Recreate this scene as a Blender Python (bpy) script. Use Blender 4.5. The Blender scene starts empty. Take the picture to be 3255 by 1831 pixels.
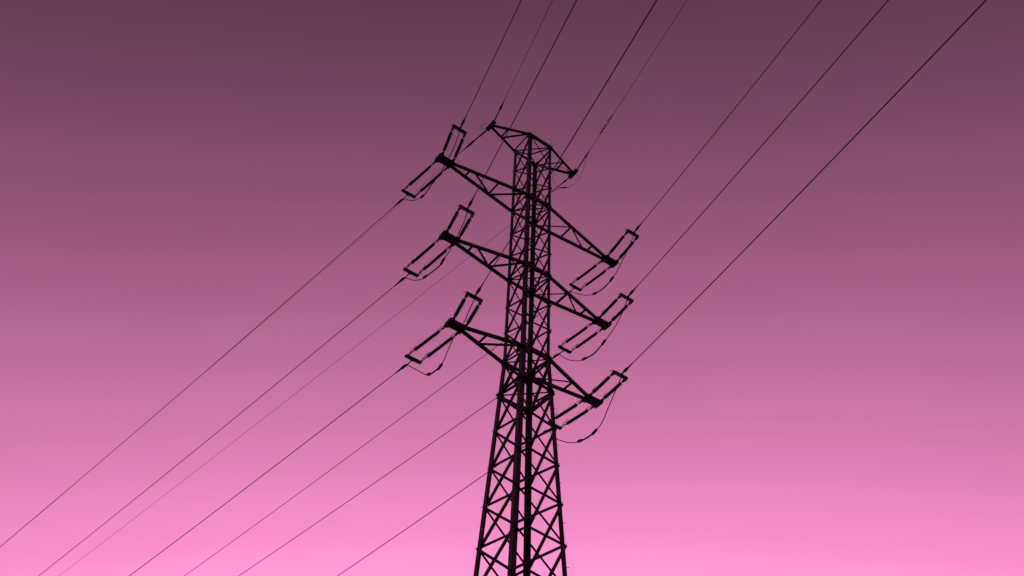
import bpy, math, random
from mathutils import Vector, Matrix

# ------------------------------------------------------------------ camera, sky, sun, exposure
scene = bpy.context.scene
cam_data = bpy.data.cameras.new('camera')
cam_data.sensor_width = 36.0
cam_data.lens = 32.0747
cam_data.clip_start = 0.1
cam_data.clip_end = 30000.0
cam = bpy.data.objects.new('camera', cam_data)
cam.location = (-19.4317, -27.0108, 1.65)
cam.rotation_euler = (2.372455, -0.034131, -0.632839)
scene.collection.objects.link(cam)
scene.camera = cam

# dusk sky: one pink hue, brightest over the place where the sun went down (ahead and below the
# horizon), fading evenly towards the zenith and the sky behind the camera
GLOW = (0.4379, 0.5552, -0.7071)
SKY = [(-1.0, .030, .011, .020), (-.70, .043, .0150, .0275), (-0.407, 0.0887, 0.029, 0.0552), (-0.347, 0.111, 0.037, 0.0707), (-0.287, 0.1393, 0.0466, 0.0896), (-0.227, 0.1752, 0.0582, 0.1128), (-0.168, 0.2204, 0.0721, 0.1411), (-0.108, 0.277, 0.0887, 0.1755), (-0.048, 0.3472, 0.1088, 0.2172), (0.012, 0.4333, 0.1329, 0.268), (0.072, 0.5378, 0.1624, 0.3298), (0.131, 0.6628, 0.1985, 0.4054), (0.191, 0.8098, 0.2434, 0.4982), (0.251, 0.9796, 0.2998, 0.6127), (0.311, 1.1715, 0.3715, 0.7549), (0.37, 1.3828, 0.4642, 0.933), (.55, 1.50, .50, 1.00), (1.0, 1.55, .52, 1.03)]
world = bpy.data.worlds.new('World')
scene.world = world
world.use_nodes = True
nt = world.node_tree
nt.nodes.clear()
tc = nt.nodes.new('ShaderNodeTexCoord')
nrm = nt.nodes.new('ShaderNodeVectorMath'); nrm.operation = 'NORMALIZE'
dot = nt.nodes.new('ShaderNodeVectorMath'); dot.operation = 'DOT_PRODUCT'
dot.inputs[1].default_value = GLOW
mr = nt.nodes.new('ShaderNodeMapRange')
mr.inputs['From Min'].default_value = -1.0
mr.inputs['From Max'].default_value = 1.0
ramp = nt.nodes.new('ShaderNodeValToRGB')
ramp.color_ramp.interpolation = 'CARDINAL'
els = ramp.color_ramp.elements
while len(els) < len(SKY):
    els.new(0.5)
for e, (s, r, g, b) in zip(els, SKY):
    e.position = (s + 1) / 2
    e.color = (r / 2, g / 2, b / 2, 1)
bg = nt.nodes.new('ShaderNodeBackground')
bg.inputs['Strength'].default_value = 2.0
out = nt.nodes.new('ShaderNodeOutputWorld')
nt.links.new(tc.outputs['Generated'], nrm.inputs[0])
nt.links.new(nrm.outputs[0], dot.inputs[0])
nt.links.new(dot.outputs['Value'], mr.inputs['Value'])
nt.links.new(mr.outputs[0], ramp.inputs[0])
# thin high haze: the glow is never perfectly even
hz = nt.nodes.new('ShaderNodeTexNoise')
hz.inputs['Scale'].default_value = 2.6
hz.inputs['Detail'].default_value = 5
hm = nt.nodes.new('ShaderNodeMapRange')
hm.inputs['From Min'].default_value = .25
hm.inputs['From Max'].default_value = .75
hm.inputs['To Min'].default_value = .955
hm.inputs['To Max'].default_value = 1.045
mul = nt.nodes.new('ShaderNodeVectorMath'); mul.operation = 'SCALE'
nt.links.new(nrm.outputs[0], hz.inputs['Vector'])
nt.links.new(hz.outputs['Fac'], hm.inputs['Value'])
nt.links.new(ramp.outputs[0], mul.inputs[0])
nt.links.new(hm.outputs[0], mul.inputs['Scale'])
nt.links.new(mul.outputs[0], bg.inputs['Color'])
nt.links.new(bg.outputs[0], out.inputs['Surface'])

# the last light of a sun already at the horizon, ahead of the camera
sun_d = bpy.data.lights.new('sun', 'SUN')
sun_d.energy = 0.12
sun_d.angle = math.radians(10)
sun_d.color = (1.0, .62, .72)
sun = bpy.data.objects.new('sun', sun_d)
sun.rotation_euler = Vector((GLOW[0], GLOW[1], .03)).to_track_quat('Z', 'Y').to_euler()
sun.location = (0, 0, 120)
scene.collection.objects.link(sun)

scene.view_settings.view_transform = 'Standard'
scene.view_settings.look = 'None'
scene.view_settings.gamma = 1.0
scene.view_settings.exposure = 0.0
scene.view_settings.use_curve_mapping = False

random.seed(7)
COL = scene.collection
ROOT = {}


# ------------------------------------------------------------------ materials
def material(name, c1, c2, rough, scale, metallic=0.0, bump=0.0):
    m = bpy.data.materials.new(name)
    m.use_nodes = True
    n, l = m.node_tree.nodes, m.node_tree.links
    b = n['Principled BSDF']
    t = n.new('ShaderNodeTexCoord')
    no = n.new('ShaderNodeTexNoise')
    no.inputs['Scale'].default_value = scale
    no.inputs['Detail'].default_value = 6
    r = n.new('ShaderNodeValToRGB')
    r.color_ramp.elements[0].position = .35
    r.color_ramp.elements[1].position = .68
    r.color_ramp.elements[0].color = (*c1, 1)
    r.color_ramp.elements[1].color = (*c2, 1)
    l.new(t.outputs['Object'], no.inputs['Vector'])
    l.new(no.outputs['Fac'], r.inputs[0])
    l.new(r.outputs[0], b.inputs['Base Color'])
    b.inputs['Roughness'].default_value = rough
    b.inputs['Metallic'].default_value = metallic
    if bump:
        bp = n.new('ShaderNodeBump')
        bp.inputs['Strength'].default_value = bump
        l.new(no.outputs['Fac'], bp.inputs['Height'])
        l.new(bp.outputs[0], b.inputs['Normal'])
    return m


STEEL = material('dark_painted_steel', (.085, .080, .082), (.17, .160, .162), .62, 2.6)
FITTING = material('forged_fitting', (.030, .028, .028), (.055, .050, .050), .65, 6.0)
GLAZE = material('brown_glazed_insulator', (.016, .012, .011), (.030, .021, .018), .45, 4.0)
CABLE = material('weathered_aluminium_cable', (.055, .053, .055), (.085, .082, .084), .7, 9.0)
CONCRETE = material('concrete', (.22, .21, .19), (.33, .31, .29), .9, 3.0, bump=.2)
SOIL = material('dry_grass_soil', (.035, .040, .018), (.075, .062, .036), .95, .35, bump=.4)


# ------------------------------------------------------------------ mesh helpers
class MB:
    def __init__(self):
        self.v, self.f = [], []

    def add(self, vs, fs):
        o = len(self.v)
        self.v += [Vector(p) for p in vs]
        self.f += [tuple(i + o for i in q) for q in fs]
        return self

    def box(self, c, ax, ay, az):
        """box with centre c and half-axis vectors"""
        c, ax, ay, az = Vector(c), Vector(ax), Vector(ay), Vector(az)
        vs = [c + ax * i + ay * j + az * k for k in (-1, 1) for j in (-1, 1) for i in (-1, 1)]
        return self.add(vs, [(0, 2, 3, 1), (4, 5, 7, 6), (0, 1, 5, 4), (2, 6, 7, 3), (0, 4, 6, 2), (1, 3, 7, 5)])

    def angle(self, p0, p1, u, v, b, t, b2=None):
        """rolled L section from p0 to p1, one flange along u, one along v"""
        b2 = b2 or b
        p0, p1 = Vector(p0), Vector(p1)
        a = (p1 - p0).normalized()
        u = Vector(u); u = (u - a * u.dot(a)).normalized()
        v = Vector(v); v = v - a * v.dot(a); v = (v - u * v.dot(u)).normalized()
        prof = [(0, 0), (b, 0), (b, t), (t, t), (t, b2), (0, b2)]
        vs = [p + u * x + v * y for p in (p0, p1) for x, y in prof]
        fs = [(i, (i + 1) % 6, (i + 1) % 6 + 6, i + 6) for i in range(6)]
        fs += [(0, 3, 2, 1), (0, 5, 4, 3), (6, 7, 8, 9), (6, 9, 10, 11)]
        return self.add(vs, fs)

    def tube(self, pts, r, n=6, caps=True):
        """tube along pts, r a number or one radius per point"""
        pts = [Vector(p) for p in pts]
        rr = r if isinstance(r, (list, tuple)) else [r] * len(pts)
        base = len(self.v)
        ref = None
        for i, p in enumerate(pts):
            d = (pts[min(i + 1, len(pts) - 1)] - pts[max(i - 1, 0)]).normalized()
            if ref is None:
                ref = d.orthogonal().normalized()
            ref = (ref - d * ref.dot(d)).normalized()
            w = d.cross(ref)
            for k in range(n):
                an = 2 * math.pi * k / n
                self.v.append(p + (ref * math.cos(an) + w * math.sin(an)) * rr[i])
        for i in range(len(pts) - 1):
            for k in range(n):
                a, b = base + i * n + k, base + i * n + (k + 1) % n
                self.f.append((a, b, b + n, a + n))
        if caps:
            self.f.append(tuple(base + k for k in reversed(range(n))))
            e = base + (len(pts) - 1) * n
            self.f.append(tuple(e + k for k in range(n)))
        return self

    def build(self, name, mat, parent=None, smooth=False, origin=None):
        o0 = ROOT.get(parent.name, Vector()) if parent else Vector(origin or (0, 0, 0))
        me = bpy.data.meshes.new(name)
        me.from_pydata([p - o0 for p in self.v], [], self.f)
        me.validate()
        me.update()
        me.materials.append(mat)
        if smooth:
            for pl in me.polygons:
                pl.use_smooth = True
        o = bpy.data.objects.new(name, me)
        COL.objects.link(o)
        if parent:
            o.parent = parent
        else:
            o.location = o0
        ROOT[o.name] = o0
        return o


def tag(o, label, cat, group=None):
    o['label'] = label
    o['category'] = cat
    if group:
        o['group'] = group
    return o


def thing(name, loc, label, cat, group=None):
    o = bpy.data.objects.new(name, None)
    o.location = loc
    o.empty_display_size = .3
    COL.objects.link(o)
    ROOT[o.name] = Vector(loc)
    return tag(o, label, cat, group)


def smooth_line(pts, k=8):
    """Catmull-Rom through pts"""
    P = [Vector(p) for p in pts]
    P = [P[0] * 2 - P[1]] + P + [P[-1] * 2 - P[-2]]
    res = []
    for i in range(1, len(P) - 2):
        a, b, c, d = P[i - 1:i + 3]
        for j in range(k):
            t = j / k
            res.append(.5 * ((2 * b) + (c - a) * t + (2 * a - 5 * b + 4 * c - d) * t * t + (3 * b - a - 3 * c + d) * t ** 3))
    res.append(P[-2])
    return res


# ------------------------------------------------------------------ ground
g = MB()
ring = 72
rad = [0, 30, 120, 500, 2000, 9000]
g.v.append(Vector((0, 0, 0)))
for r in rad[1:]:
    for k in range(ring):
        an = 2 * math.pi * k / ring
        z = 0 if r < 100 else -.4 * math.sin(an * 3) - .3
        g.v.append(Vector((r * math.cos(an), r * math.sin(an), z)))
for k in range(ring):
    g.f.append((0, 1 + k, 1 + (k + 1) % ring))
for j in range(len(rad) - 2):
    for k in range(ring):
        a, b = 1 + j * ring + k, 1 + j * ring + (k + 1) % ring
        g.f.append((a, a + ring, b + ring, b))
ground = g.build('ground', SOIL)
ground['kind'] = 'structure'

# ------------------------------------------------------------------ the tower
Z = [48.4173, 46.3372, 44.4069, 42.5202, 40.4268, 38.6171, 36.7353, 34.665, 32.8833, 30.9253, 28.89, 26.8357, 24.8305, 22.8752, 20.9221]
HW = [0.827, 0.808, 0.8018, 0.8025, 0.7956, 0.7962, 0.8053, 0.8035, 0.8081, 0.8195, 0.9141, 0.9931, 1.0719, 1.1729, 1.2762]
RATIO = 0.9751            # the body is a little narrower along the line than across it
# panels below the frame, down to the footings
slope = (HW[14] - HW[9]) / (Z[9] - Z[14])
zz, step = Z[14], 2.05
while zz > 3.6:
    zz -= step
    step += .16
    Z.append(zz)
    HW.append(HW[14] + slope * (Z[14] - zz))
Z.append(.35)
HW.append(HW[14] + slope * (Z[14] - .35))
NL = len(Z)
TIP = {(1, -1): (-6.3668, 0.0, 42.2863), (2, -1): (-5.4737, 0.0, 36.4606), (3, -1): (-4.5536, 0.0, 30.8854), (1, 1): (6.3542, 0.0, 42.1133), (2, 1): (5.4574, 0.0, 36.4634), (3, 1): (4.5834, 0.0, 30.5807), (0, -1): (-3.2333, 0.0, 48.1579), (0, 1): (3.2799, 0.0, 48.5488)}
LEVEL = {0: 0, 1: 3, 2: 6, 3: 9}
X, Y_, UP = Vector((1, 0, 0)), Vector((0, 1, 0)), Vector((0, 0, 1))


def node(k, sx, sy):
    return Vector((sx * HW[k], sy * HW[k] * RATIO, Z[k]))


tower = thing('transmission_tower', (0, 0, 0), 'dark steel lattice transmission tower with crossarms rising through the middle of the frame', 'pylon')

for sx in (-1, 1):
    for sy in (-1, 1):
        # upper shaft and splayed lower body, one rolled angle each, flanges along the two faces
        m = MB().angle(node(9, sx, sy), node(0, sx, sy) + UP * .1, X * -sx, Y_ * -sy, .19, .018)
        m.build('leg', STEEL, tower)
        m = MB().angle(node(NL - 1, sx, sy) - UP * .1, node(9, sx, sy) + UP * .35 + (X * sx + Y_ * sy) * .004, X * -sx, Y_ * -sy, .23, .023)
        m.build('leg', STEEL, tower)
        c = node(NL - 1, sx, sy); c.z = .12
        f = MB().box(c, X * .55, Y_ * .55, UP * .28)
        f.box(c + UP * .33, X * .3, Y_ * .3, UP * .05)
        f.build('footing', CONCRETE, tower)

FACES = [((-1, -1), (1, -1), -Y_), ((1, 1), (-1, 1), Y_), ((-1, 1), (-1, -1), -X), ((1, -1), (1, 1), X)]
for k in range(NL - 1):
    kk = 1.13 if k < 9 else 1.36
    if k == 9:
        kk = 1.6
    t = .009
    for fi, (c0, c1, N) in enumerate(FACES):
        b, b2 = ((.083, .060), (.078, .078))[fi // 2]
        b, b2 = b * kk, b2 * kk
        for which, (ka, kb) in enumerate(((k, k + 1), (k + 1, k))):
            p0, p1 = node(ka, *c0), node(kb, *c1)
            a = (p1 - p0).normalized()
            ext = .07 if k != 9 else .13
            p0, p1 = p0 - a * ext * .5, p1 + a * ext * .5
            u = a.cross(N).normalized()
            if fi > 1 or which == fi:            # heel of the angle to the other side
                u = -u
            if which == 0:                       # bolted on the outside of the legs
                off, v = N * .006, N
            else:                                # bolted on the inside
                off, v = N * -(.03 if k < 9 else .035), -N
            MB().angle(p0 + off - u * b / 2, p1 + off - u * b / 2, u, v, b, t, b2).build('diagonal_brace', STEEL, tower)

# horizontals: struts between the arms' roots and, at the waist, on all four faces
def horizontal(k, c0, c1, N, b, drop=0.0):
    p0, p1 = node(k, *c0), node(k, *c1)
    off = N * .018 - UP * drop
    MB().angle(p0 + off, p1 + off, UP, N, b, .011).build('horizontal_strut', STEEL, tower)


for k in (0, 3, 6, 9):
    for c0, c1, N in FACES[2:]:
        horizontal(k, c0, c1, N, .085, .04)
for c0, c1, N in FACES:
    horizontal(10, c0, c1, N, .15, .05)
for k in (0, 3, 6, 9, 10):                       # plan bracing between opposite corners
    d = (node(k, 1, -1) - node(k, -1, 1)).normalized()
    MB().angle(node(k, -1, 1) + d * .12 - UP * .03, node(k, 1, -1) - d * .12 - UP * .03, d.cross(UP), UP, .085, .008).build('plan_brace', STEEL, tower)
for k in (0, 3, 6, 9, 10):                       # gusset plates where arms and waist meet the legs
    for sx in (-1, 1):
        for sy in (-1, 1):
            c = node(k, sx, sy)
            w = {9: .25, 10: .21}.get(k, .16)
            MB().box(c + Vector((-sx * w * .75, sy * .030, -.02)), X * w, Y_ * .006, UP * w * .9).build('gusset_plate', STEEL, tower)
            MB().box(c + Vector((sx * .030, -sy * w * .75, -.02)), X * .006, Y_ * w, UP * w * .9).build('gusset_plate', STEEL, tower)
# step bolts up one leg
for k in range(8, NL - 1):
    for fr in (0.0, .5):
        p = node(k, 1, -1).lerp(node(k + 1, 1, -1), fr) + UP * .04
        d = Vector((.75, -.66, 0))
        MB().tube([p - d * .02, p + d * .10], .011, 6).tube([p + d * .10, p + d * .115], .02, 6).build('step_bolt', FITTING, tower)

# ------------------------------------------------------------------ crossarms
ARM_XO, ARM_SEP = .10, .72                       # outer lug in from the tip, spacing of the two lugs


def crossarm(i, s):
    k = LEVEL[i]
    tip = Vector(TIP[(i, s)])
    big = i > 0
    b = .142 if big else .118
    if big:
        m = MB().box(tip - X * s * .44, X * .46, Y_ * .215, UP * .10)
    else:
        m = MB().box(tip - X * s * .12, X * .15, Y_ * .16, UP * .06)
    arm = m.build('crossarm', STEEL, tower)
    ends = {}
    for sy in (-1, 1):
        root = node(k, s, sy) + Vector((0, sy * .02, 0))
        end = tip + Vector((-s * (.72 if big else .16), sy * .10, 0))
        MB().angle(root - (end - root).normalized() * .1, end, Y_ * -sy, UP * -sy, b, .013).build('chord', STEEL, arm)
        ends[sy] = (end, root)
    # the two sides of the body at this level carry the chord straight through
    if s < 0:
        for sy in (-1, 1):
            p0, p1 = node(k, -1, sy), node(k, 1, sy)
            bb = .23 if big else .19
            MB().angle(p0 + Vector((-.08, sy * .042, -.03)), p1 + Vector((.08, sy * .042, -.03)), UP, Y_ * -sy, bb, .014, .15).build('chord', STEEL, arm)

    def on(sy, fr):                              # fr measured from the tip along the chord
        e, r = ends[sy]
        return e.lerp(r, fr) - Y_ * sy * b * .5 + UP * .006
    # zigzag in the plane of the arm; the two arms of a pair are turned by half a turn
    q = -s                                       # left arm: root diagonal ends at the near leg
    lines = []
    if i in (1, 2):
        lines = [((1, .26), (-1, .26)), ((-q, .32), (q, .60)), ((1, .63), (-1, .63)), ((q, .65), (-q, .97))]
    else:
        lines = [((1, .42), (-1, .42)), ((q, .45), (-q, .97))]
    for (s0, f0), (s1, f1) in lines:
        p0, p1 = on(s0, f0), on(s1, f1)
        d = (p1 - p0).normalized()
        MB().angle(p0 - d * .05, p1 + d * .05, d.cross(UP), UP * -1, .084, .009).build('brace', STEEL, arm)
    if big:
        for x, hx, hy in ((ARM_XO, .125, .34), (ARM_XO + ARM_SEP, .09, .35)):
            c = tip - X * s * x
            m = MB().box(c - UP * .02, X * hx, Y_ * (hy - .05), UP * .055)
            for sy in (-1, 1):                   # tapered ears the shackles hang from
                m.box(c + Y_ * sy * (hy - .03), X * hx * .55, Y_ * .07, UP * .03)
            m.box(c - UP * .13, X * .012, Y_ * .20, UP * .09)
            m.build('lug_plate', STEEL, arm)
    else:
        m = MB().box(tip - X * s * .06, X * .125, Y_ * .38, UP * .075)
        m.box(tip - X * s * .06 - UP * .09, X * .012, Y_ * .26, UP * .07)
        m.build('lug_plate', STEEL, arm)
    return arm


for i in (0, 1, 2, 3):
    for s in (-1, 1):
        crossarm(i, s)

# ------------------------------------------------------------------ conductors and earth wires
WIRES = {
    'T1': dict(s=-1, i=1, dn=-1, Y=(-6.59, -2.5392, 41.7157), q=(-0.256103, 0.204665, 0.001063)),
    'T2': dict(s=-1, i=2, dn=-1, Y=(-5.6926, -2.6535, 35.6128), q=(-0.265602, 0.202584, 0.001035)),
    'T3': dict(s=-1, i=3, dn=-1, Y=(-4.7823, -2.5702, 30.2961), q=(-0.26249, 0.198085, 0.000947)),
    'R1': dict(s=1, i=1, dn=-1, Y=(5.2351, -2.7974, 41.5737), q=(-0.256404, 0.202359, 0.001003)),
    'R2': dict(s=1, i=2, dn=-1, Y=(4.3434, -2.7826, 35.7978), q=(-0.25528, 0.199639, 0.000926)),
    'R3': dict(s=1, i=3, dn=-1, Y=(3.473, -2.8349, 29.9945), q=(-0.259087, 0.191761, 0.000731)),
    'W1': dict(s=-1, i=1, dn=1, Y=(-6.4846, 2.6884, 41.6337), q=(-0.19331, 0.153426, 0.000579)),
    'W2': dict(s=-1, i=2, dn=1, Y=(-5.5716, 2.6795, 35.8072), q=(-0.192042, 0.150479, 0.000619)),
    'W3': dict(s=-1, i=3, dn=1, Y=(-4.675, 2.7238, 30.3722), q=(-0.193761, 0.149199, 0.000634)),
    'r1': dict(s=1, i=1, dn=1, Y=(5.4391, 2.6753, 41.7522), q=(-0.192293, 0.156378, 0.000483)),
    'r2': dict(s=1, i=2, dn=1, Y=(4.5511, 2.6716, 36.1438), q=(-0.20162, 0.151726, 0.000541)),
    'r3': dict(s=1, i=3, dn=1, Y=(3.7712, 2.6133, 30.4338), q=(-0.163536, 0.142652, 0.000834)),
    'EL': dict(s=-1, i=0, dn=-1, Y=(-3.1833, -0.3, 48.1579), q=(-0.274578, 0.194796, 0.001037)),
    'ER': dict(s=1, i=0, dn=-1, Y=(3.2299, -0.3, 48.5488), q=(-0.262388, 0.200248, 0.001048)),
    'eL': dict(s=-1, i=0, dn=1, Y=(-3.1833, 0.3, 48.1579), q=(-0.216108, 0.181647, 8.3e-05)),
    'eR': dict(s=1, i=0, dn=1, Y=(3.2299, 0.3, 48.5488), q=(-0.22669, 0.191249, 0.000362)),
}
SIDE = {-1: 'left', 1: 'right'}
ROW = {0: 'topmost', 1: 'upper', 2: 'middle', 3: 'lower'}


def wire_at(n, t):
    w = WIRES[n]
    p, (h, sl, cu) = w['Y'], w['q']
    return Vector((p[0] + math.sin(h) * t, p[1] + w['dn'] * math.cos(h) * t, p[2] - sl * t + cu * t * t))


def wire_obj(n, t0, t1, r, name, label, cat, group):
    ts = [t0 + (t1 - t0) * (j / 140) ** 1.5 for j in range(141)]
    o = MB().tube([wire_at(n, t) for t in ts], r, 8).build(name, CABLE, None, True, origin=wire_at(n, t0))
    return tag(o, label, cat, group)


CLAMP_END = 1.0
for n, w in WIRES.items():
    s, i, dn = w['s'], w['i'], w['dn']
    if i:
        if dn < 0:
            lab = 'thin dark conductor rising from the %s %s arm to the top edge' % (ROW[i], SIDE[s])
        else:
            lab = 'thin dark conductor running from the %s %s arm to the lower left' % (ROW[i], SIDE[s])
        wire_obj(n, .55, 205, .0205 if dn < 0 else .0200, 'conductor', lab, 'power line', 'conductors strung from the insulator strings')
    else:
        if dn < 0:
            lab = 'faint thin earth wire rising from the %s top arm tip to the top edge' % SIDE[s]
        else:
            lab = 'faint thin earth wire running from the %s top arm tip to the lower left' % SIDE[s]
        wire_obj(n, .05, 205, .0140 if dn < 0 else (.0075 if s < 0 else .0120), 'earth_wire', lab, 'earth wire', 'earth wires on the tower top')

# ------------------------------------------------------------------ insulator strings
def insulator_mesh():
    """long rod of sheds along +Z, unit length"""
    prof = [(0, .024), (.012, .040), (.035, .048), (.045, .060)]
    n = 26
    for j in range(n):
        z0 = .05 + .90 * j / n
        d = .90 / n
        prof += [(z0, .070), (z0 + d * .30, .088), (z0 + d * .48, .088), (z0 + d * .70, .070)]
    prof += [(.955, .060), (.965, .048), (.988, .040), (1.0, .024)]
    m = MB()
    m.tube([(0, 0, z) for z, _ in prof], [r for _, r in prof], 12)
    me = bpy.data.meshes.new('insulator')
    me.from_pydata([p for p in m.v], [], m.f)
    me.materials.append(GLAZE)
    for pl in me.polygons:
        pl.use_smooth = True
    return me


INS = insulator_mesh()


def string_set(n):
    w = WIRES[n]
    s, i, dn = w['s'], w['i'], w['dn']
    tip = Vector(TIP[(i, s)])
    yc = Vector(w['Y'])
    ax = (wire_at(n, 1.0) - yc).normalized()
    lugs = [tip + Vector((-s * (ARM_XO + j * ARM_SEP), dn * .36, -.005)) for j in (0, 1)]
    mid = (lugs[0] + lugs[1]) / 2
    where = '%s %s arm' % (ROW[i], SIDE[s])
    way = 'reaching up towards the viewer' if dn < 0 else 'reaching down away from the viewer'
    root = thing('insulator_string', mid, 'double dark insulator string on the %s, %s' % (where, way), 'insulator', 'double insulator strings at the arm tips')
    ybar = (lugs[0] - lugs[1]).normalized()
    half = ARM_SEP / 2 * 1.02
    # yoke plate
    back = (mid - yc).normalized()
    up = ybar.cross(back).normalized()
    if up.z < 0:
        up = -up
    y = MB()
    if dn < 0:
        y.box(yc, ybar * (half + .06), back * .082, up * .06)
        for j in (-1, 1):
            y.box(yc + ybar * j * half + back * .10, ybar * .072, back * .15, up * .055)
    else:
        y.box(yc, ybar * (half + .07), back * .075, up * .06)
        y.box(yc - back * .07, ybar * .10, back * .05, up * .03)
    y.build('yoke_plate', FITTING, root)
    for j in (0, 1):
        P = lugs[j]
        Q = yc + ybar * (half if j == 0 else -half)
        d = (Q - P)
        L = d.length
        e = d / L
        side = e.cross(UP).normalized()
        up2 = side.cross(e).normalized()
        f0, f1 = (.075, .81) if dn < 0 else (.135, .825)
        # shackle and ball link at the tower end
        m = MB().tube([P - e * .10, P + e * L * f0 * .45], [.042, .038], 8)
        m.tube([P + e * (L * f0 * .42), P + e * (L * f0 * .5), P + e * (L * f0 * .62)], [.03, .062, .03], 8)
        m.tube([P + e * L * f0 * .5, P + e * (L * f0 + .03)], .024, 8)
        m.build('shackle_link', FITTING, root)
        ins = bpy.data.objects.new('insulator', INS)
        COL.objects.link(ins)
        ins.parent = root
        ins.location = P + e * L * f0 - ROOT[root.name]
        ins.rotation_euler = e.to_track_quat('Z', 'Y').to_euler()
        ins.scale = (1, 1, L * (f1 - f0))
        # line end: socket then clevis (near side) or an open two-strap link (far side)
        a, z_ = P + e * L * f1, Q
        if dn < 0:
            m = MB().tube([a - e * .03, a + e * .10], .024, 8)
            m.tube([a + e * .09, a + e * .13, a + e * .24, z_], [.042, .060, .058, .05], 8)
        else:
            m = MB().tube([a - e * .03, a + e * .05], .024, 8)
            for q in (-1, 1):
                m.tube([a + e * .03, a + e * .10 + up2 * q * .05, z_ - e * .16 + up2 * q * .05, z_ - e * .08], .018, 6)
            m.tube([z_ - e * .13, z_ - e * .09, z_ + e * .02], [.026, .055, .04], 8)
        m.build('clevis_link', FITTING, root)
        # arcing horns
        h0 = P + e * .03
        if dn < 0:
            MB().tube(smooth_line([h0, h0 + UP * .10 + e * .03, h0 + UP * .17 + e * .18, h0 + UP * .25 + e * .42], 5), .016, 6).build('arcing_horn', FITTING, root)
        else:
            MB().tube(smooth_line([h0 + e * .1, h0 + UP * .10 + e * .08, h0 + UP * .155 + e * .12, h0 + UP * .15 + e * .48], 5), .016, 6).build('arcing_horn', FITTING, root)
        h1 = Q - e * .02
        if dn < 0:
            if j == (0 if s < 0 else 1):
                o_ = ybar * (1 if j == 0 else -1)
                MB().tube(smooth_line([h1, h1 + UP * .09 + o_ * .05, h1 + UP * .10 + o_ * .12 - e * .10, h1 + UP * .08 + o_ * .16 - e * .20], 5), .016, 6).build('arcing_horn', FITTING, root)
        else:
            MB().tube(smooth_line([h1 - e * .08, h1 + UP * .10 - e * .16, h1 + UP * .18 - e * .34, h1 + UP * .22 - e * .58], 5), .016, 6).build('arcing_horn', FITTING, root)
    # dead-end clamp on the conductor
    m = MB()
    if dn < 0:
        ts = [0, .10, .14, .34, .38, .44, .66, .72, 1.0, 1.25]
        rs = [.040, .052, .044, .044, .060, .076, .074, .052, .032, .025]
    else:
        ts = [.02, .10, .13, .44, .52, .60, .78, .84, 1.10, 1.30]
        rs = [.028, .048, .022, .022, .056, .076, .070, .050, .034, .024]
    m.tube([wire_at(n, t) for t in ts], rs, 8)
    if dn > 0:
        p = wire_at(n, .58)
        m.tube([p, p - ax * .10 - UP * .07, p - ax * .22 - UP * .09], [.035, .035, .03], 8)
        m.tube([wire_at(n, .10) - UP * .02, wire_at(n, .28) - UP * .06, wire_at(n, .5) - UP * .05], .014, 6)
    else:
        m.box(wire_at(n, .18) - UP * .05, ax * .06, ybar * .03, UP * .045)
    m.build('dead_end_clamp', FITTING, root)
    return root


for n in WIRES:
    if WIRES[n]['i']:
        string_set(n)

# ------------------------------------------------------------------ jumpers hanging under the arm tips
JUMP = {
    'J1L': dict(near='T1', far='W1',
        pts=[(-6.583, -2.178, 40.572), (-6.574, -1.733, 40.158), (-6.561, -1.1, 39.651), (-6.549, -0.49, 39.611), (-6.54, -0.08, 39.507), (-6.531, 0.363, 39.348), (-6.523, 0.807, 39.443), (-6.511, 1.398, 39.838), (-6.497, 2.059, 40.398), (-6.479, 2.954, 41.36)],
        cl=[(-6.522, 0.822, 39.405), (-6.546, -0.368, 39.648)]),
    'J2L': dict(near='T2', far='W2',
        pts=[(-5.688, -2.453, 34.821), (-5.666, -1.476, 33.893), (-5.651, -0.829, 33.61), (-5.643, -0.454, 33.508), (-5.612, 0.916, 33.944), (-5.587, 1.981, 34.63), (-5.564, 3.024, 35.603)],
        cl=[(-5.611, 0.934, 33.972), (-5.65, -0.758, 33.628)]),
    'J3L': dict(near='T3', far='W3',
        pts=[(-4.774, -2.147, 29.692), (-4.769, -1.902, 29.345), (-4.754, -1.175, 29.051), (-4.746, -0.801, 28.704), (-4.736, -0.265, 28.01), (-4.726, 0.231, 27.951), (-4.709, 1.025, 28.247), (-4.684, 2.259, 29.401), (-4.667, 3.121, 30.211)],
        cl=[(-4.712, 0.878, 28.228), (-4.732, -0.068, 28.001)]),
    'J1R': dict(near='R1', far='r1',
        pts=[(5.253, -2.315, 40.775), (5.286, -1.426, 39.97), (5.307, -0.873, 39.629), (5.334, -0.14, 39.448), (5.368, 0.759, 39.63), (5.406, 1.79, 40.333), (5.453, 3.05, 41.555)],
        cl=[(5.37, 0.817, 39.667), (5.313, -0.702, 39.645)]),
    'J2R': dict(near='R2', far='r2',
        pts=[(4.356, -2.441, 35.146), (4.383, -1.744, 34.561), (4.417, -0.849, 34.173), (4.451, 0.053, 33.952), (4.485, 0.949, 34.185), (4.516, 1.749, 34.634), (4.547, 2.572, 35.39), (4.568, 3.121, 35.971)],
        cl=[(4.485, 0.94, 34.201), (4.423, -0.687, 34.137)]),
    'J3R': dict(near='R3', far='r3',
        pts=[(3.488, -2.559, 29.48), (3.527, -1.856, 28.768), (3.556, -1.315, 28.191), (3.59, -0.692, 27.965), (3.633, 0.08, 28.016), (3.676, 0.867, 28.314), (3.705, 1.402, 28.623), (3.741, 2.065, 29.154), (3.761, 2.427, 29.488), (3.79, 2.949, 30.081)],
        cl=[(3.653, 0.451, 28.165), (3.593, -0.652, 28.05)]),
}
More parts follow.
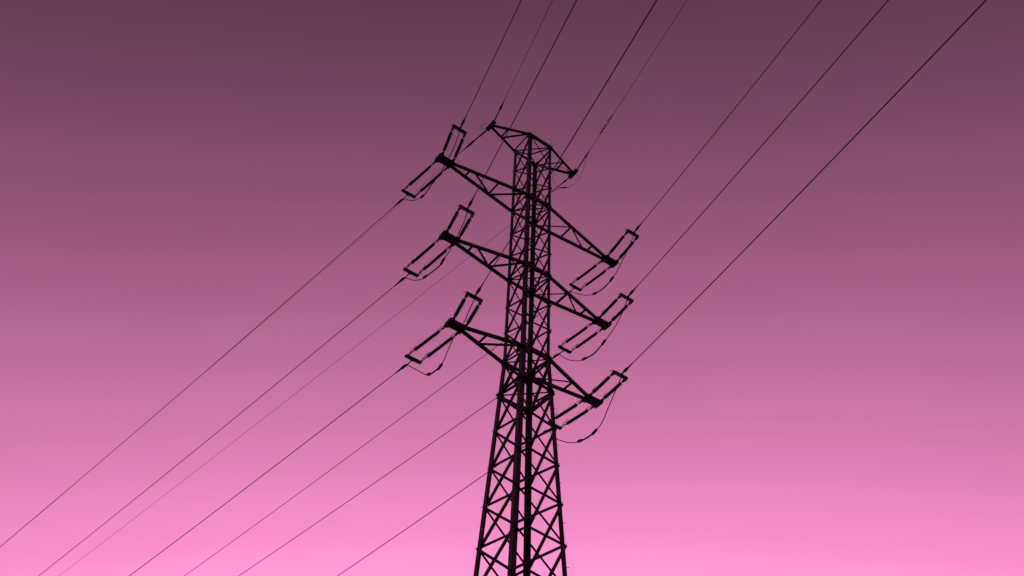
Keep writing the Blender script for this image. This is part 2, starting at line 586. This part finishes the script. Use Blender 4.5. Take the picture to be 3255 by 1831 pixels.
for n, j in JUMP.items():
    a = wire_at(j['near'], .18) - UP * .09
    bq = wire_at(j['far'], .58)
    bx = (wire_at(j['far'], 1.0) - wire_at(j['far'], 0)).normalized()
    b = bq - bx * .20 - UP * .09
    pts = j['pts'][:]
    # drop the measured end that lies at or past the clamp
    pts = [p for p in pts if p[1] < b.y - .12]
    line = smooth_line([a] + pts + [b], 8)
    s, i = WIRES[j['near']]['s'], WIRES[j['near']]['i']
    root = thing('jumper_loop', a, 'slack jumper cable hanging in a loop below the %s %s arm tip' % (ROW[i], SIDE[s]), 'jumper cable', 'jumper loops under the arm tips')
    MB().tube(line, .022, 8).build('cable', CABLE, root, True)
    idx = []
    for c in j['cl']:
        c = Vector(c)
        idx.append(min(range(len(line)), key=lambda q: (line[q] - c).length))
    i0, i1 = min(idx), max(idx)
    if i1 - i0 < 2:
        i1 = min(i0 + 3, len(line) - 2)
    # the second tail runs beside the first between the two parallel-groove clamps
    off = Vector((.0, 0, .055))
    lap = [line[i0] + (line[i0] - line[i0 + 2]).normalized() * .22 + off * .3] + [line[q] + off for q in range(i0, i1 + 1)] + [line[i1] + (line[i1] - line[i1 - 2]).normalized() * .22 + off * .3]
    MB().tube(lap, .022, 8).build('overlap_tail', CABLE, root, True)
    for q in (i0, i1):
        d = (line[q + 1] - line[q - 1]).normalized()
        c = line[q] + off * .5
        w_ = d.cross(X).normalized()
        m = MB().box(c, d * .17, X * .040, w_ * .065)
        for e in (-.09, 0, .09):
            m.tube([c + d * e - w_ * .055, c + d * e - w_ * .085], .014, 6)
        m.build('groove_clamp', FITTING, root)

# ------------------------------------------------------------------ earth wire fittings on the top arm
def grip(n, segs, label):
    p = wire_at(n, 0)
    root = thing('earth_wire_clamp', p, label, 'clamp', 'earth wire clamps at the top arm tips')
    for name, ts, rs in segs:
        MB().tube([wire_at(n, t) for t in ts], rs, 8).build(name, FITTING, root, True)
    return root


grip('EL', [('armour_rod', [-.25, .1, .9, 1.0], [.055, .042, .034, .03]), ('wedge_clamp', [.95, 1.05, 1.22, 1.36, 1.7, 1.95], [.03, .05, .07, .066, .03, .015])],
     'dark wedge clamp where the left earth wire leaves upwards')
k = grip('eL', [('armour_rod', [-.3, .1, 1.1, 1.2], [.06, .05, .042, .045]), ('wedge_clamp', [1.1, 1.25, 1.45, 1.55, 1.9, 2.3], [.045, .07, .08, .07, .032, .015])],
         'long dark clamp where the left earth wire runs down beside the upper string')
MB().tube(smooth_line([wire_at('eL', .1) - UP * .16, wire_at('eL', .5) - UP * .12, wire_at('eL', .95) - UP * .02], 5), .010, 6).build('bond_wire', CABLE, k, True)
grip('ER', [('armour_rod', [-.3, -.05, .1, .2, .3, 1.35], [.065, .06, .045, .055, .038, .036]), ('wedge_clamp', [1.25, 1.33, 1.6, 1.75, 2.1], [.036, .052, .052, .032, .016])],
     'dark rod clamp where the right earth wire leaves upwards')
grip('eR', [('armour_rod', [-.3, .1, .35], [.06, .045, .036]), ('wedge_clamp', [.32, .40, .52, .58, 1.0, 2.6], [.036, .058, .058, .034, .028, .016])],
     'short dark clamp where the right earth wire runs off behind the tower')

LOOP = [(3.23, -1.47, 49.088), (3.23, -1.253, 48.582), (3.304, -0.875, 48.091), (3.34, -0.396, 47.678), (3.224, 0.011, 47.445), (3.002, 0.284, 47.3), (2.785, 0.38, 47.164), (2.444, 0.563, 47.143), (2.258, 0.696, 47.629), (2.18, 0.752, 48.128), (2.226, 0.719, 48.641), (2.384, 0.606, 49.005), (2.638, 0.424, 49.183), (2.859, 0.266, 49.002), (3.046, 0.132, 48.723)]
LEAD = [(2.785, 0.38, 47.164), (2.536, 0.497, 46.994), (2.32, 0.651, 46.827), (0.83, -0.821, 43.929)]
LLOOP = [(-3.342, 0.114, 48.385), (-3.512, 0.235, 48.346), (-3.634, 0.323, 48.199), (-3.659, 0.341, 48.012), (-3.596, 0.296, 47.85), (-3.531, 0.249, 47.817)]
o = thing('earth_wire_loop', LOOP[0], 'thin slack earth cable coiled in a wide loop below the right top arm tip', 'cable loop')
MB().tube(smooth_line([wire_at('ER', 1.72)] + LOOP[1:], 7), .0125, 6).build('cable', CABLE, o, True)
MB().tube(smooth_line(LEAD, 7), .0125, 6).build('down_lead', CABLE, o, True)
c = Vector(LOOP[6])
d = (Vector(LOOP[7]) - Vector(LOOP[5])).normalized()
MB().tube([c - d * .2, c - d * .16, c + d * .16, c + d * .2], [.016, .042, .042, .016], 8).build('groove_clamp', FITTING, o)
c = Vector(LOOP[-1]); d = (c - Vector(LOOP[-2])).normalized()
MB().tube([c - d * .28, c - d * .2, c + d * .1], [.02, .045, .045], 8).build('cable_lug', FITTING, o)
o = MB().tube(smooth_line(LLOOP, 7), .0115, 6).build('earth_wire_tail', CABLE, None, True, origin=LLOOP[0])
tag(o, 'tiny curled cable tail beside the left top arm tip', 'cable tail')

# spiral vibration dampers twisted round the right earth wire
for q, (t0, t1) in enumerate(((3.62, 4.42), (4.52, 5.36))):
    pts, N = [], 60
    axd = (wire_at('ER', t1) - wire_at('ER', t0)).normalized()
    u = axd.cross(UP).normalized()
    v = u.cross(axd)
    for k in range(N + 1):
        fr = k / N
        an = 2 * math.pi * 2.6 * fr + q * 1.3
        r = .075 * (.45 + .55 * math.sin(math.pi * min(fr * 1.3, 1)))
        pts.append(wire_at('ER', t0 + (t1 - t0) * fr) + (u * math.cos(an) + v * math.sin(an)) * r - UP * .045 + u * .02)
    m = MB().tube(pts, .024, 6)
    o = m.build('spiral_damper', FITTING, None, True, origin=pts[0])
    tag(o, 'twisted spiral damper on the right earth wire, %s of the two' % ('nearer the tower' if q == 0 else 'farther from the tower'), 'damper', 'spiral dampers on the right earth wire')

# ------------------------------------------------------------------ first stars
STARM = bpy.data.materials.new('starlight')
STARM.use_nodes = True
n_ = STARM.node_tree.nodes
n_.clear()
em = n_.new('ShaderNodeEmission')
em.inputs['Color'].default_value = (1, .62, .82, 1)
em.inputs['Strength'].default_value = .7
oo = n_.new('ShaderNodeOutputMaterial')
STARM.node_tree.links.new(em.outputs[0], oo.inputs['Surface'])
STARS = [(0.34539, 0.45141, 0.82276), (0.27325, 0.6586, 0.70113), (0.34598, 0.62636, 0.69855)]
SL = ['tiny pale star just above the tower top', 'tiny pale star left of the tower between the conductors', 'tiny pale star beside the lower left insulator strings']
for d, lab in zip(STARS, SL):
    c = Vector(cam.location) + Vector(d) * 8000
    r = 3.4
    m = MB()
    ph = (1 + 5 ** .5) / 2
    vs = [(-1, ph, 0), (1, ph, 0), (-1, -ph, 0), (1, -ph, 0), (0, -1, ph), (0, 1, ph), (0, -1, -ph), (0, 1, -ph), (ph, 0, -1), (ph, 0, 1), (-ph, 0, -1), (-ph, 0, 1)]
    fs = [(0, 11, 5), (0, 5, 1), (0, 1, 7), (0, 7, 10), (0, 10, 11), (1, 5, 9), (5, 11, 4), (11, 10, 2), (10, 7, 6), (7, 1, 8), (3, 9, 4), (3, 4, 2), (3, 2, 6), (3, 6, 8), (3, 8, 9), (4, 9, 5), (2, 4, 11), (6, 2, 10), (8, 6, 7), (9, 8, 1)]
    m.add([c + Vector(v).normalized() * r for v in vs], fs)
    tag(m.build('star', STARM, None, origin=c), lab, 'star', 'first stars in the dusk sky')
